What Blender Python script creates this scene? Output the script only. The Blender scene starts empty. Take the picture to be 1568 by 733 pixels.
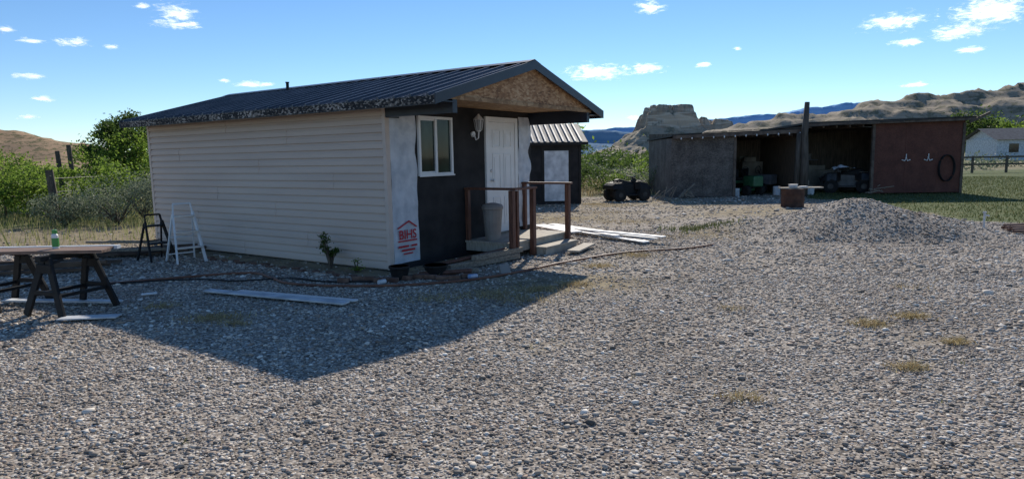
import bpy, math, random
import numpy as np
from mathutils import Vector, Matrix, noise as mn
random.seed(7); rng=np.random.default_rng(7)
D=bpy.data; SC=bpy.context.scene; COL=SC.collection
PI=math.pi

# ------------------------------------------------------------------ materials
def nt(name):
    m=D.materials.new(name); m.use_nodes=True
    n=m.node_tree; n.nodes.clear()
    return m,n
def N(n,t,**k):
    x=n.nodes.new(t)
    for a,b in k.items(): setattr(x,a,b)
    return x
def L(n,a,b): n.links.new(a,b)
def ramp(n,stops,interp='LINEAR'):
    r=N(n,'ShaderNodeValToRGB'); cr=r.color_ramp; cr.interpolation=interp
    while len(cr.elements)>1: cr.elements.remove(cr.elements[-1])
    cr.elements[0].position=stops[0][0]; cr.elements[0].color=(*stops[0][1],1)
    for p,c in stops[1:]:
        e=cr.elements.new(p); e.color=(*c,1)
    return r
def coords(n,stretch=None,kind='Object'):
    tc=N(n,'ShaderNodeTexCoord'); o=tc.outputs[kind]
    if stretch:
        mp=N(n,'ShaderNodeMapping'); mp.inputs['Scale'].default_value=stretch
        L(n,o,mp.inputs['Vector']); o=mp.outputs[0]
    return o
def mat(name,c1,c2=None,scale=5,rough=.8,bump=0.,bscale=None,metallic=0.,stretch=None,lo=.35,hi=.65,spec=.5,detail=6):
    m,n=nt(name); out=N(n,'ShaderNodeOutputMaterial'); b=N(n,'ShaderNodeBsdfPrincipled')
    L(n,b.outputs[0],out.inputs[0])
    b.inputs['Roughness'].default_value=rough; b.inputs['Metallic'].default_value=metallic
    b.inputs['Specular IOR Level'].default_value=spec
    if c2 is None: c2=tuple(min(1,x*1.25) for x in c1)
    co=coords(n,stretch)
    t=N(n,'ShaderNodeTexNoise'); t.inputs['Scale'].default_value=scale; t.inputs['Detail'].default_value=detail
    L(n,co,t.inputs['Vector'])
    r=ramp(n,[(lo,c1),(hi,c2)]); L(n,t.outputs['Fac'],r.inputs[0]); L(n,r.outputs[0],b.inputs['Base Color'])
    if bump:
        t2=N(n,'ShaderNodeTexNoise'); t2.inputs['Scale'].default_value=bscale or scale*3; t2.inputs['Detail'].default_value=5
        L(n,co,t2.inputs['Vector'])
        bp=N(n,'ShaderNodeBump'); bp.inputs['Strength'].default_value=bump; bp.inputs['Distance'].default_value=.02
        L(n,t2.outputs['Fac'],bp.inputs['Height']); L(n,bp.outputs[0],b.inputs['Normal'])
    return m
def chipmat(name,stops,scale=18,stretch=(1,1,3),rough=.85,chip=.6):
    m,n=nt(name); out=N(n,'ShaderNodeOutputMaterial'); b=N(n,'ShaderNodeBsdfPrincipled')
    L(n,b.outputs[0],out.inputs[0]); b.inputs['Roughness'].default_value=rough
    co=coords(n,stretch)
    v=N(n,'ShaderNodeTexVoronoi'); v.inputs['Scale'].default_value=scale; L(n,co,v.inputs['Vector'])
    t=N(n,'ShaderNodeTexNoise'); t.inputs['Scale'].default_value=2.2; t.inputs['Detail'].default_value=8; L(n,coords(n),t.inputs['Vector'])
    sp=N(n,'ShaderNodeSeparateColor'); L(n,v.outputs['Color'],sp.inputs[0])
    mx=N(n,'ShaderNodeMath',operation='MULTIPLY_ADD'); L(n,t.outputs['Fac'],mx.inputs[0]); mx.inputs[1].default_value=1.0
    ad=N(n,'ShaderNodeMath',operation='MULTIPLY'); L(n,sp.outputs[0],ad.inputs[0]); ad.inputs[1].default_value=chip
    L(n,ad.outputs[0],mx.inputs[2])
    sb=N(n,'ShaderNodeMath',operation='SUBTRACT'); L(n,mx.outputs[0],sb.inputs[0]); sb.inputs[1].default_value=chip/2
    r=ramp(n,stops); L(n,sb.outputs[0],r.inputs[0]); L(n,r.outputs[0],b.inputs['Base Color'])
    bp=N(n,'ShaderNodeBump'); bp.inputs['Strength'].default_value=.25; bp.inputs['Distance'].default_value=.006
    L(n,sp.outputs[1],bp.inputs['Height']); L(n,bp.outputs[0],b.inputs['Normal'])
    return m
def leafmat(name,stops,trans=.45):
    m,n=nt(name); out=N(n,'ShaderNodeOutputMaterial')
    g=N(n,'ShaderNodeNewGeometry')
    r=ramp(n,stops); L(n,g.outputs['Random Per Island'],r.inputs[0])
    d=N(n,'ShaderNodeBsdfPrincipled'); d.inputs['Roughness'].default_value=.6; d.inputs['Specular IOR Level'].default_value=.25
    L(n,r.outputs[0],d.inputs['Base Color'])
    t=N(n,'ShaderNodeBsdfTranslucent'); L(n,r.outputs[0],t.inputs[0])
    mx=N(n,'ShaderNodeMixShader'); mx.inputs[0].default_value=trans
    L(n,d.outputs[0],mx.inputs[1]); L(n,t.outputs[0],mx.inputs[2]); L(n,mx.outputs[0],out.inputs[0])
    return m

# ------------------------------------------------------------------ mesh builder
class MB:
    def __init__(s): s.v=[]; s.f=[]
    def add(s,vs,fs):
        o=len(s.v); s.v+= [tuple(v) for v in vs]; s.f+= [tuple(i+o for i in f) for f in fs]; return s
    def box(s,x0,x1,y0,y1,z0,z1,M=None):
        vs=[Vector(p) for p in [(x0,y0,z0),(x1,y0,z0),(x1,y1,z0),(x0,y1,z0),(x0,y0,z1),(x1,y0,z1),(x1,y1,z1),(x0,y1,z1)]]
        if M is not None: vs=[M@v for v in vs]
        return s.add(vs,[(3,2,1,0),(4,5,6,7),(0,1,5,4),(1,2,6,5),(2,3,7,6),(3,0,4,7)])
    def beam(s,a,b,w,h,up=(0,0,1)):
        a=Vector(a);b=Vector(b);d=(b-a);l=d.length;d.normalize();u=Vector(up)
        if abs(d.dot(u))>.98: u=Vector((0,1,0))
        x=d.cross(u).normalized(); z=x.cross(d)
        M=Matrix(((x.x,d.x,z.x,a.x),(x.y,d.y,z.y,a.y),(x.z,d.z,z.z,a.z),(0,0,0,1)))
        return s.box(-w/2,w/2,0,l,-h/2,h/2,M)
    def tube(s,pts,rad,n=8,cap=True):
        pts=[Vector(p) for p in pts]
        if not hasattr(rad,'__len__'): rad=[rad]*len(pts)
        vs=[];fs=[]
        for i,p in enumerate(pts):
            d=(pts[min(i+1,len(pts)-1)]-pts[max(i-1,0)])
            if d.length<1e-6: d=Vector((0,0,1))
            d.normalize(); u=Vector((0,0,1)) if abs(d.z)<.9 else Vector((1,0,0))
            x=d.cross(u).normalized(); y=d.cross(x)
            for k in range(n):
                a=2*PI*k/n; vs.append(p+x*math.cos(a)*rad[i]+y*math.sin(a)*rad[i])
        for i in range(len(pts)-1):
            for k in range(n):
                k2=(k+1)%n; fs.append((i*n+k,i*n+k2,(i+1)*n+k2,(i+1)*n+k))
        if cap: fs.append(tuple(range(n))[::-1]); fs.append(tuple((len(pts)-1)*n+k for k in range(n)))
        return s.add(vs,fs)
    def obj(s,name,m,parent=None,bevel=0,smooth=False,loc=None,rot=None):
        me=D.meshes.new(name); me.from_pydata(s.v,[],s.f); me.update()
        if m: me.materials.append(m)
        o=D.objects.new(name,me); COL.objects.link(o)
        if parent: o.parent=parent
        if loc: o.location=loc
        if rot: o.rotation_euler=rot
        if bevel:
            b=o.modifiers.new('b','BEVEL'); b.width=bevel; b.segments=2; b.limit_method='ANGLE'
        if smooth:
            me.polygons.foreach_set('use_smooth',[True]*len(me.polygons))
        return o
def empty(name,loc=(0,0,0),rz=0):
    e=D.objects.new(name,None); COL.objects.link(e); e.location=loc; e.rotation_euler=(0,0,rz); e.empty_display_size=.2; return e
def npmesh(name,V,F,m,smooth=False,parent=None):
    k=F.shape[1]; me=D.meshes.new(name)
    me.vertices.add(len(V)); me.vertices.foreach_set('co',V.astype(np.float32).ravel())
    me.loops.add(F.size); me.loops.foreach_set('vertex_index',F.astype(np.int32).ravel())
    me.polygons.add(len(F)); me.polygons.foreach_set('loop_start',np.arange(0,F.size,k,dtype=np.int32))
    me.polygons.foreach_set('loop_total',np.full(len(F),k,dtype=np.int32))
    if smooth: me.polygons.foreach_set('use_smooth',np.ones(len(F),dtype=bool))
    me.update(calc_edges=True)
    if m: me.materials.append(m)
    o=D.objects.new(name,me); COL.objects.link(o)
    if parent: o.parent=parent
    return o
def leafgeo(C,size,aspect=.5):
    n=len(C); u=rng.normal(size=(n,3)); u/=np.linalg.norm(u,axis=1)[:,None]
    w=rng.normal(size=(n,3)); w-= (w*u).sum(1)[:,None]*u; w/=np.linalg.norm(w,axis=1)[:,None]
    s=(size*rng.uniform(.6,1.4,n))[:,None]
    V=np.stack([C-u*s,C+w*s*aspect,C+u*s,C-w*s*aspect],1).reshape(-1,3)
    F=np.arange(n*4).reshape(n,4); return V,F
def bladegeo(P,h,w,lean=.35):
    n=len(P); a=rng.uniform(0,2*PI,n); d=np.stack([np.cos(a),np.sin(a),np.zeros(n)],1)
    a2=rng.uniform(0,2*PI,n); e=np.stack([np.cos(a2),np.sin(a2),np.zeros(n)],1)
    hh=(h*rng.uniform(.5,1.3,n))[:,None]; ww=(w*rng.uniform(.7,1.3,n))[:,None]
    top=P+np.array([0,0,1.])*hh+e*hh*lean*rng.uniform(0,1.6,n)[:,None]
    V=np.stack([P-d*ww,P+d*ww,top],1).reshape(-1,3)
    return V,np.arange(n*3).reshape(n,3)

# ------------------------------------------------------------------ terrain functions
HC=np.array([-1.83,9.79]); bb=np.array([.558,.83]); aa=np.array([-.83,.558])
def ss(e0,e1,x):
    t=np.clip((x-e0)/(e1-e0),0,1); return t*t*(3-2*t)
def wob(x,y,s=1.):
    return (np.sin(x*1.3*s+.7)+np.sin(y*1.7*s+2.1)+np.sin((x+y)*.9*s+1.)+np.sin((x-y*1.2)*2.3*s))*.25
def gz(x,y):
    w=wob(x,y,2.2)
    r=np.sqrt(((x-7.25)/2.35)**2+((y-13.7)/2.0)**2+.02)*(1+.10*w)
    z=.74*np.clip(1.1-r,0,2)**1.15
    r2=np.sqrt(((x-5.4)/1.3)**2+((y-14.2)/1.2)**2+.03)
    z=np.maximum(z,.26*np.clip(1.1-r2,0,2))
    r3=np.sqrt(((x-8.8)/1.3)**2+((y-13.9)/1.1)**2+.03)
    z=np.maximum(z,.36*np.clip(1.1-r3,0,2))
    z=z+.012*wob(x,y,1.1)*ss(45,25,y)
    return z
def lawn(x,y):
    w=wob(x,y,.9)*.9
    return ss(-.4,.8,(x-10.9-.02*(y-14)+w))*ss(14.0,15.6,y+w*.5)*ss(60,45,y)
def dirt(x,y):
    w=wob(x,y,.8)
    l=ss(12.6,14.5,y+w-.25*(x+7))*ss(-6.0,-7.5,x)
    s=(x-HC[0])*bb[0]+(y-HC[1])*bb[1]; t=(x-HC[0])*aa[0]+(y-HC[1])*aa[1]
    bed=ss(-.75,-.45,s+w*.1)*ss(.1,0,s)*ss(-.3,0,t)*ss(7,6.5,t)
    fb=ss(-.9,-.6,t+w*.1)*ss(.1,0,t)*ss(-.4,-.1,s)*ss(2.2,1.8,s)
    pa=.7*np.exp(-(((x-.4)/1.7)**2+((y-8.6)/.8)**2))+.6*np.exp(-(((x+3.3)/1.)**2+((y-7.0)/.35)**2))+.5*np.exp(-(((x-4.2)/1.2)**2+((y-14)/.9)**2))
    back=.5*ss(13,18,y+w)*ss(-5,0,x)*ss(.1,.02,gz(x,y))
    near=.34*ss(.45,.95,wob(x+3,y+1,1.6)+.35*wob(x,y,3.7))
    return np.clip(np.maximum.reduce([l,bed,fb,pa*(1+w*.5),back*(1+.7*w),near]),0,1)
def scrub(x,y):
    w=wob(x,y,.35)*2
    a=ss(25.5,28.5,y+w*.5); l=ss(16.5,19.5,y+w*.4)*ss(-5.0,-7,x); f=ss(-16,-19,x+w*.5)
    return np.clip(np.maximum.reduce([a,l,f]),0,1)*(1-lawn(x,y))
def infoot(x,y):
    s=(x-HC[0])*bb[0]+(y-HC[1])*bb[1]; t=(x-HC[0])*aa[0]+(y-HC[1])*aa[1]
    return (s>-.02)&(s<4.02)&(t>-.02)&(t<6.7)

# ------------------------------------------------------------------ ground
def axis(lo,hi,step,far):
    a=list(np.arange(lo,hi,step)); x=hi; d=step
    while x<far: a.append(x); d*=1.28; x+=d
    a.append(far); x=lo; d=step; b=[]
    while x>-far: d*=1.28; x-=d; b.append(max(x,-far))
    return np.array(sorted(set(b+a)))
xs=axis(-16,22,.2,12000); ys=axis(-6,40,.2,12000)
X,Y=np.meshgrid(xs,ys); Z=gz(X,Y)
V=np.stack([X.ravel(),Y.ravel(),Z.ravel()],1)
nx=len(xs); ny=len(ys); I,J=np.meshgrid(np.arange(nx-1),np.arange(ny-1)); q=(J*nx+I).ravel()
F=np.stack([q,q+1,q+nx+1,q+nx],1)

m,n=nt('ground_surface'); out=N(n,'ShaderNodeOutputMaterial'); b=N(n,'ShaderNodeBsdfPrincipled'); L(n,b.outputs[0],out.inputs[0])
b.inputs['Roughness'].default_value=.95; b.inputs['Specular IOR Level'].default_value=.15
co=coords(n); at=N(n,'ShaderNodeAttribute'); at.attribute_name='zone'; sep=N(n,'ShaderNodeSeparateColor'); L(n,at.outputs['Color'],sep.inputs[0])
def noise(sc,det=6,src=co):
    t=N(n,'ShaderNodeTexNoise'); t.inputs['Scale'].default_value=sc; t.inputs['Detail'].default_value=det; L(n,src,t.inputs['Vector']); return t.outputs['Fac']
vor=N(n,'ShaderNodeTexVoronoi'); vor.inputs['Scale'].default_value=38; L(n,co,vor.inputs['Vector'])
vs=N(n,'ShaderNodeSeparateColor'); L(n,vor.outputs['Color'],vs.inputs[0])
gr=ramp(n,[(0,(.20,.175,.15)),(.3,(.37,.325,.28)),(.6,(.47,.42,.365)),(.85,(.57,.525,.47)),(1,(.72,.69,.64))]); L(n,vs.outputs[0],gr.inputs[0])
gap=N(n,'ShaderNodeMapRange'); L(n,vor.outputs['Distance'],gap.inputs[0]); gap.inputs[1].default_value=.3; gap.inputs[2].default_value=.65; gap.inputs[3].default_value=1; gap.inputs[4].default_value=.6
def mix(a,bc,fac,mode='MIX'):
    x=N(n,'ShaderNodeMix'); x.data_type='RGBA'; x.blend_type=mode
    for inp,v in ((x.inputs[0],fac),(x.inputs[6],a),(x.inputs[7],bc)):
        if isinstance(v,(int,float)): inp.default_value=v
        elif isinstance(v,tuple): inp.default_value=(*v,1)
        else: L(n,v,inp)
    return x.outputs[2]
grav=mix(gr.outputs[0],gap.outputs[0],1.0,'MULTIPLY')
big=ramp(n,[(.35,(.80,.76,.72)),(.65,(1.1,1.08,1.05))]); L(n,noise(.55,4),big.inputs[0]); grav=mix(grav,big.outputs[0],1.0,'MULTIPLY')
dr=ramp(n,[(.3,(.15,.12,.08)),(.5,(.27,.22,.145)),(.7,(.37,.31,.19))]); L(n,noise(3.5,9),dr.inputs[0])
lr=ramp(n,[(.25,(.055,.075,.025)),(.5,(.095,.125,.045)),(.75,(.19,.18,.085))]); L(n,noise(2.2,8),lr.inputs[0])
sr=ramp(n,[(.25,(.08,.10,.045)),(.45,(.16,.165,.08)),(.6,(.26,.22,.13)),(.8,(.33,.29,.18))]); L(n,noise(.09,10),sr.inputs[0])
def mask(o):
    a=N(n,'ShaderNodeMath',operation='MULTIPLY_ADD'); L(n,noise(2.7,8),a.inputs[0]); a.inputs[1].default_value=.9; L(n,o,a.inputs[2])
    r=N(n,'ShaderNodeMapRange'); L(n,a.outputs[0],r.inputs[0]); r.inputs[1].default_value=.7; r.inputs[2].default_value=1.15; return r.outputs[0]
c=mix(grav,dr.outputs[0],mask(sep.outputs[1])); c=mix(c,sr.outputs[0],mask(sep.outputs[2])); c=mix(c,lr.outputs[0],mask(sep.outputs[0]))
L(n,c,b.inputs['Base Color'])
bp=N(n,'ShaderNodeBump'); bp.inputs['Strength'].default_value=.6; bp.inputs['Distance'].default_value=.015; L(n,gap.outputs[0],bp.inputs['Height']); L(n,bp.outputs[0],b.inputs['Normal'])
g=npmesh('ground',V,F,m,smooth=True)
z=np.ones((len(V),4),dtype=np.float32); z[:,0]=lawn(V[:,0],V[:,1]); z[:,1]=dirt(V[:,0],V[:,1]); z[:,2]=scrub(V[:,0],V[:,1])
ca=g.data.color_attributes.new('zone','FLOAT_COLOR','POINT'); ca.data.foreach_set('color',z.ravel())

# ------------------------------------------------------------------ gravel stones
ph=(1+5**.5)/2
IV=np.array([(-1,ph,0),(1,ph,0),(-1,-ph,0),(1,-ph,0),(0,-1,ph),(0,1,ph),(0,-1,-ph),(0,1,-ph),(ph,0,-1),(ph,0,1),(-ph,0,-1),(-ph,0,1)])/math.sqrt(1+ph*ph)
IF=np.array([(0,11,5),(0,5,1),(0,1,7),(0,7,10),(0,10,11),(1,5,9),(5,11,4),(11,10,2),(10,7,6),(7,1,8),(3,9,4),(3,4,2),(3,2,6),(3,6,8),(3,8,9),(4,9,5),(2,4,11),(6,2,10),(8,6,7),(9,8,1)])
def scatter(y0,y1,dens,slope=.84,marg=.8):
    area=slope*(y1*y1-y0*y0)+2*marg*(y1-y0); k=int(area*dens)
    yy=np.sqrt(rng.uniform(y0*y0,y1*y1,k)) ; xx=rng.uniform(-1,1,k)*(slope*yy+marg)
    return xx,yy
parts=[scatter(2.7,5.5,2400),scatter(5.5,9,1250),scatter(9,15,420),scatter(15,26,80)]
sz=[.0088,.0108,.015,.022]
xx=np.concatenate([p[0] for p in parts]); yy=np.concatenate([p[1] for p in parts]); rr=np.concatenate([np.full(len(p[0]),s) for p,s in zip(parts,sz)])
keep=(~infoot(xx,yy))&(rng.uniform(size=len(xx))>np.clip(lawn(xx,yy)+scrub(xx,yy)+.9*dirt(xx,yy),0,1))
xx=xx[keep];yy=yy[keep];rr=rr[keep]; k=len(xx)
r=rr*np.exp(rng.normal(0,.38,k))
V=IV[None]*(1+rng.uniform(-.22,.22,(k,12,1)))
V=V*(np.stack([rng.uniform(.85,1.5,k),rng.uniform(.7,1.05,k),rng.uniform(.32,.6,k)],1)*r[:,None])[:,None,:]
t=rng.normal(0,.3,k); c_,s_=np.cos(t)[:,None],np.sin(t)[:,None]
y1=V[:,:,1]*c_-V[:,:,2]*s_; z1=V[:,:,1]*s_+V[:,:,2]*c_
t=rng.uniform(0,2*PI,k); c_,s_=np.cos(t)[:,None],np.sin(t)[:,None]
x2=V[:,:,0]*c_-y1*s_; y2=V[:,:,0]*s_+y1*c_
V=np.stack([x2+xx[:,None],y2+yy[:,None],z1+(gz(xx,yy)+r*rng.uniform(.0,.4,k))[:,None]],2).reshape(-1,3)
F=(IF[None]+(np.arange(k)*12)[:,None,None]).reshape(-1,3)
m,n=nt('pebble'); out=N(n,'ShaderNodeOutputMaterial'); b=N(n,'ShaderNodeBsdfPrincipled'); L(n,b.outputs[0],out.inputs[0]); b.inputs['Roughness'].default_value=.75; b.inputs['Specular IOR Level'].default_value=.3
ge=N(n,'ShaderNodeNewGeometry')
r_=ramp(n,[(0,(.11,.10,.09)),(.12,(.24,.215,.19)),(.3,(.39,.35,.305)),(.45,(.40,.30,.235)),(.52,(.47,.425,.375)),(.75,(.56,.515,.46)),(.9,(.68,.64,.58)),(1,(.85,.83,.78))]); L(n,ge.outputs['Random Per Island'],r_.inputs[0])
tn=N(n,'ShaderNodeTexNoise'); tn.inputs['Scale'].default_value=1.2; tn.inputs['Detail'].default_value=5; L(n,coords(n),tn.inputs['Vector'])
rb=ramp(n,[(.35,(.80,.76,.71)),(.65,(1.1,1.07,1.03))]); L(n,tn.outputs['Fac'],rb.inputs[0])
mx=N(n,'ShaderNodeMix'); mx.data_type='RGBA'; mx.blend_type='MULTIPLY'; mx.inputs[0].default_value=1; L(n,r_.outputs[0],mx.inputs[6]); L(n,rb.outputs[0],mx.inputs[7]); L(n,mx.outputs[2],b.inputs['Base Color'])
npmesh('gravel',V,F,m,smooth=True)

# ------------------------------------------------------------------ common materials
M_sid=mat('siding_vinyl',(.56,.455,.385),(.62,.51,.43),scale=1.2,rough=.6,stretch=(1,.4,3),spec=.3)
M_trim=mat('trim_beige',(.57,.47,.40),(.63,.52,.45),rough=.6,spec=.3)
M_wrap=mat('black_felt',(.017,.017,.018),(.034,.032,.033),scale=3,rough=.85,bump=.35,bscale=4,spec=.3)
M_tyv=mat('housewrap_white',(.42,.45,.50),(.62,.64,.68),scale=5,rough=.5,bump=1.0,bscale=6)
M_white=mat('white_paint',(.70,.70,.70),(.78,.78,.78),scale=3,rough=.4)
M_dirtywhite=mat('weathered_white',(.42,.44,.46),(.70,.72,.74),scale=4,rough=.6)
M_dark=mat('dark_interior',(.012,.011,.010),(.02,.018,.016))
M_navy=mat('navy_trim',(.012,.018,.032),(.02,.028,.045),scale=3,rough=.4)
M_roof=mat('roof_metal',(.035,.042,.055),(.075,.08,.095),scale=1.6,rough=.38,metallic=.3,spec=.6)
M_osb=chipmat('osb',[(0,(.14,.07,.035)),(.4,(.32,.17,.08)),(.7,(.48,.29,.15)),(1,(.6,.42,.25))],scale=17,stretch=(1,1,2.2))
M_osb2=chipmat('osb_ceiling',[(0,(.16,.09,.045)),(.5,(.33,.20,.10)),(1,(.5,.34,.19))],scale=12,stretch=(1,2.,1))
M_mott=chipmat('peeling_flashing',[(0,(.008,.008,.01)),(.48,(.018,.018,.02)),(.56,(.10,.085,.07)),(.8,(.35,.31,.27)),(1,(.5,.46,.42))],scale=42,stretch=(1,.6,1))
M_red=mat('stained_wood',(.085,.032,.02),(.16,.065,.038),scale=6,rough=.6,stretch=(6,6,1))
M_wood=mat('grey_wood',(.16,.13,.10),(.32,.27,.21),scale=5,rough=.85,stretch=(8,1,8),bump=.3)
M_deck=mat('deck_wood',(.30,.26,.21),(.46,.41,.34),scale=5,rough=.8,stretch=(1,8,1))
M_alu=mat('aluminium',(.55,.56,.57),(.7,.7,.7),rough=.35,metallic=.7)
M_blk=mat('black_plastic',(.010,.010,.011),(.018,.018,.019),rough=.6,spec=.25)
M_tire=mat('tyre',(.01,.01,.01),(.018,.017,.016),rough=.9)
M_grey=mat('grey_plastic',(.22,.20,.185),(.28,.26,.24),rough=.5)
M_ochre=mat('brick_red',(.10,.05,.035),(.2,.12,.085),scale=8,rough=.9,bump=.4)
M_oldw=mat('brown_lumber',(.08,.05,.035),(.17,.115,.08),scale=5,rough=.9)
M_logo=mat('red_ink',(.45,.02,.03),(.5,.03,.04))
M_green=mat('green_label',(.05,.25,.05),(.07,.32,.08),rough=.4)
def glass():
    m,n=nt('window_glass'); out=N(n,'ShaderNodeOutputMaterial'); b=N(n,'ShaderNodeBsdfPrincipled'); L(n,b.outputs[0],out.inputs[0])
    b.inputs['Roughness'].default_value=.05; b.inputs['Specular IOR Level'].default_value=.3
    t=N(n,'ShaderNodeTexNoise'); t.inputs['Scale'].default_value=2.5; L(n,coords(n,(1,1,.5)),t.inputs['Vector'])
    r=ramp(n,[(.42,(.008,.011,.012)),(.6,(.02,.035,.03)),(.75,(.05,.08,.07))]); L(n,t.outputs['Fac'],r.inputs[0]); L(n,r.outputs[0],b.inputs['Base Color']); return m
M_glass=glass()

# ------------------------------------------------------------------ main house (local x = along front, y = back along side, -y = out front)
H=empty('vinyl_sided_cabin',(-1.83,9.79,0),math.atan2(.83,.558))
W=4.0; LL=6.66; ZT=2.46
b_=MB(); b_.box(0,W,0,.1,.0,ZT+.08); b_.obj('front_wall',M_wrap,H)
b_=MB(); b_.box(.004,.1,.102,LL,.02,ZT); b_.box(W-.1,W,.102,LL,0,ZT); b_.box(.102,W-.102,LL-.1,LL-.002,0,ZT); b_.obj('wall_core',M_trim,H)
b_=MB(); rows=20; z0=.04; rh=(ZT-z0)/rows
def srow(y0,y1,za,zb,o):
    b_.add([(-.032-o,y0,za),(-.032-o,y1,za),(-.026-o,y1,za+rh*.55),(-.026-o,y0,za+rh*.55),(-.004-o,y0,zb-.008),(-.004-o,y1,zb-.008),(0,y0,za),(0,y1,za)],
      [(0,1,2,3)[::-1],(3,2,5,4)[::-1],(6,7,1,0)[::-1]])
    b_.add([(0,y0,za),(-.032-o,y0,za),(-.026-o,y0,za+rh*.55),(-.004-o,y0,zb-.008),(0,y0,zb-.008)],[(0,1,2,3,4)])
seams=[3.66,1.9,5.1,2.7,4.4,1.2,3.1,5.6,2.3,4.0]
for i in range(rows):
    s=seams[(i//2)%10]; za=z0+i*rh; zb=za+rh
    srow(.0,s,za,zb,.0); srow(s-.02,LL,za,zb,.006)
b_.obj('siding',M_sid,H)
b_=MB(); b_.box(-.042,.045,-.016,-.001,.03,ZT); b_.box(-.042,-.001,-.001,.05,.03,ZT); b_.box(-.042,0,LL-.05,LL+.02,.03,ZT); b_.obj('corner_trim',M_trim,H)
def sheet(name,x0,x1,z0,z1,y,m,amp=.012,nx_=14,nz_=40,rag=0):
    b=MB();vs=[];fs=[]
    for j in range(nz_+1):
        for i in range(nx_+1):
            x=x0+(x1-x0)*i/nx_; zz=z0+(z1-z0)*j/nz_
            w=mn.noise(Vector((x*5,zz*2.5,3.3)))*amp*1.6+mn.noise(Vector((x*13,zz*7,1)))*amp*.6
            ex=rag*mn.noise(Vector((zz*3,7,i*0)))*(i/nx_)
            vs.append((x+ex,y-abs(w)-.003,zz))
    for j in range(nz_):
        for i in range(nx_):
            a=j*(nx_+1)+i; fs.append((a,a+1,a+nx_+2,a+nx_+1))
    b.add(vs,fs); return b.obj(name,m,H,smooth=True)
sheet('housewrap_strip',.05,.62,.10,2.42,-.004,M_tyv,rag=.05)
sheet('housewrap_strip_door',3.52,3.93,.35,2.45,-.004,M_tyv,amp=.03,nx_=8,rag=.12)
b_=MB()
yl=-.031
def seg(x0,z0_,x1,z1_,w=.022): b_.beam((x0,yl,z0_),(x1,yl,z1_),.004,w,up=(0,0,1)) if abs(x1-x0)>1e-3 else b_.box(x0-w/2,x0+w/2,yl-.002,yl+.002,z0_,z1_)
for l in [(.13,.64,.38,.74),(.38,.74,.55,.64),(.13,.44,.55,.44)]: seg(*l)
b_.box(.13,.36,yl-.002,yl+.002,.34,.37); b_.box(.42,.55,yl-.002,yl+.002,.34,.37)
b_.box(.2,.5,yl-.002,yl+.002,.28,.31); b_.box(.24,.45,yl-.002,yl+.002,.23,.25)
b_.obj('wrap_logo',M_logo,H)
cu=D.curves.new('wrap_text','FONT'); cu.body='BIHS'; cu.size=.20; cu.extrude=.001; cu.align_x='CENTER'; cu.offset=.003; cu.materials.append(M_logo)
to=D.objects.new('wrap_text',cu); COL.objects.link(to); to.parent=H; to.location=(.34,yl-.004,.47); to.rotation_euler=(PI/2,0,0)
b_=MB(); x0,x1,za,zb=.66,1.50,1.42,2.36; fw=.045
b_.box(x0,x1,-.05,0,zb-fw,zb); b_.box(x0,x1,-.05,0,za,za+fw); b_.box(x0,x0+fw,-.048,0,za+fw,zb-fw); b_.box(x1-fw,x1,-.048,0,za+fw,zb-fw)
xm=(x0+x1)/2; b_.box(xm-.025,xm+.025,-.044,0,za+fw,zb-fw); b_.box(x0+fw,xm-.025,-.03,0,za+fw,za+fw+.025); b_.box(x0+fw,xm-.025,-.03,0,zb-fw-.025,zb-fw); b_.box(x0-.02,x1+.02,-.062,-.051,za-.012,za+.012)
b_.obj('window_frame',M_white,H,bevel=.004)
b_=MB(); b_.box(x0+fw,x1-fw,-.014,-.006,za+fw,zb-fw); b_.obj('window_glass',M_glass,H)
b_=MB(); dx0,dx1,dz0,dz1=2.53,3.38,.31,2.33
b_.box(dx0-.09,dx0,-.045,0,dz0,dz1+.09); b_.box(dx1,dx1+.09,-.045,0,dz0,dz1+.09); b_.box(dx0,dx1,-.043,0,dz1,dz1+.09); b_.obj('door_frame',M_white,H,bevel=.004)
b_=MB(); b_.box(dx0+.004,dx1-.004,-.025,0,dz0,dz1-.004); w=(dx1-dx0)
for cx in (dx0+w*.29,dx0+w*.71):
    for (p,q_) in ((.14,.66),(.78,1.45),(1.56,1.88)):
        xa,xb=cx-.13,cx+.13; b_.box(xa,xb,-.037,-.025,dz0+p,dz0+p+.025); b_.box(xa,xb,-.037,-.025,dz0+q_-.025,dz0+q_); b_.box(xa,xa+.025,-.036,-.025,dz0+p+.025,dz0+q_-.025); b_.box(xb-.025,xb,-.036,-.025,dz0+p+.025,dz0+q_-.025)
        b_.box(xa+.06,xb-.06,-.033,-.025,dz0+p+.06,dz0+q_-.06)
b_.obj('door',M_white,H,bevel=.003)
b_=MB(); b_.tube([(dx0+.07,-.03,1.28),(dx0+.07,-.07,1.28),(dx0+.07,-.085,1.28),(dx0+.07,-.1,1.28)],[.012,.012,.03,.018],10); b_.tube([(dx0+.07,-.026,1.45),(dx0+.07,-.04,1.45)],.026,10); b_.obj('door_knob',M_alu,H,smooth=True)
b_=MB(); b_.box(dx0-.09,dx1+.09,-.08,0,.28,.308); b_.obj('door_sill',M_wood,H)
b_=MB(); lx=2.10
b_.tube([(lx,0,2.10),(lx,-.03,2.10)],.05,12); b_.tube([(lx,-.03,2.10),(lx,-.08,2.0),(lx,-.13,2.03),(lx,-.14,2.14)],.012,6)
b_.tube([(lx,-.14,2.14),(lx,-.14,2.16)],[.03,.05],6); b_.tube([(lx,-.14,2.34),(lx,-.14,2.345),(lx,-.14,2.41),(lx,-.14,2.44)],[.085,.10,.035,.012],6)
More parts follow.
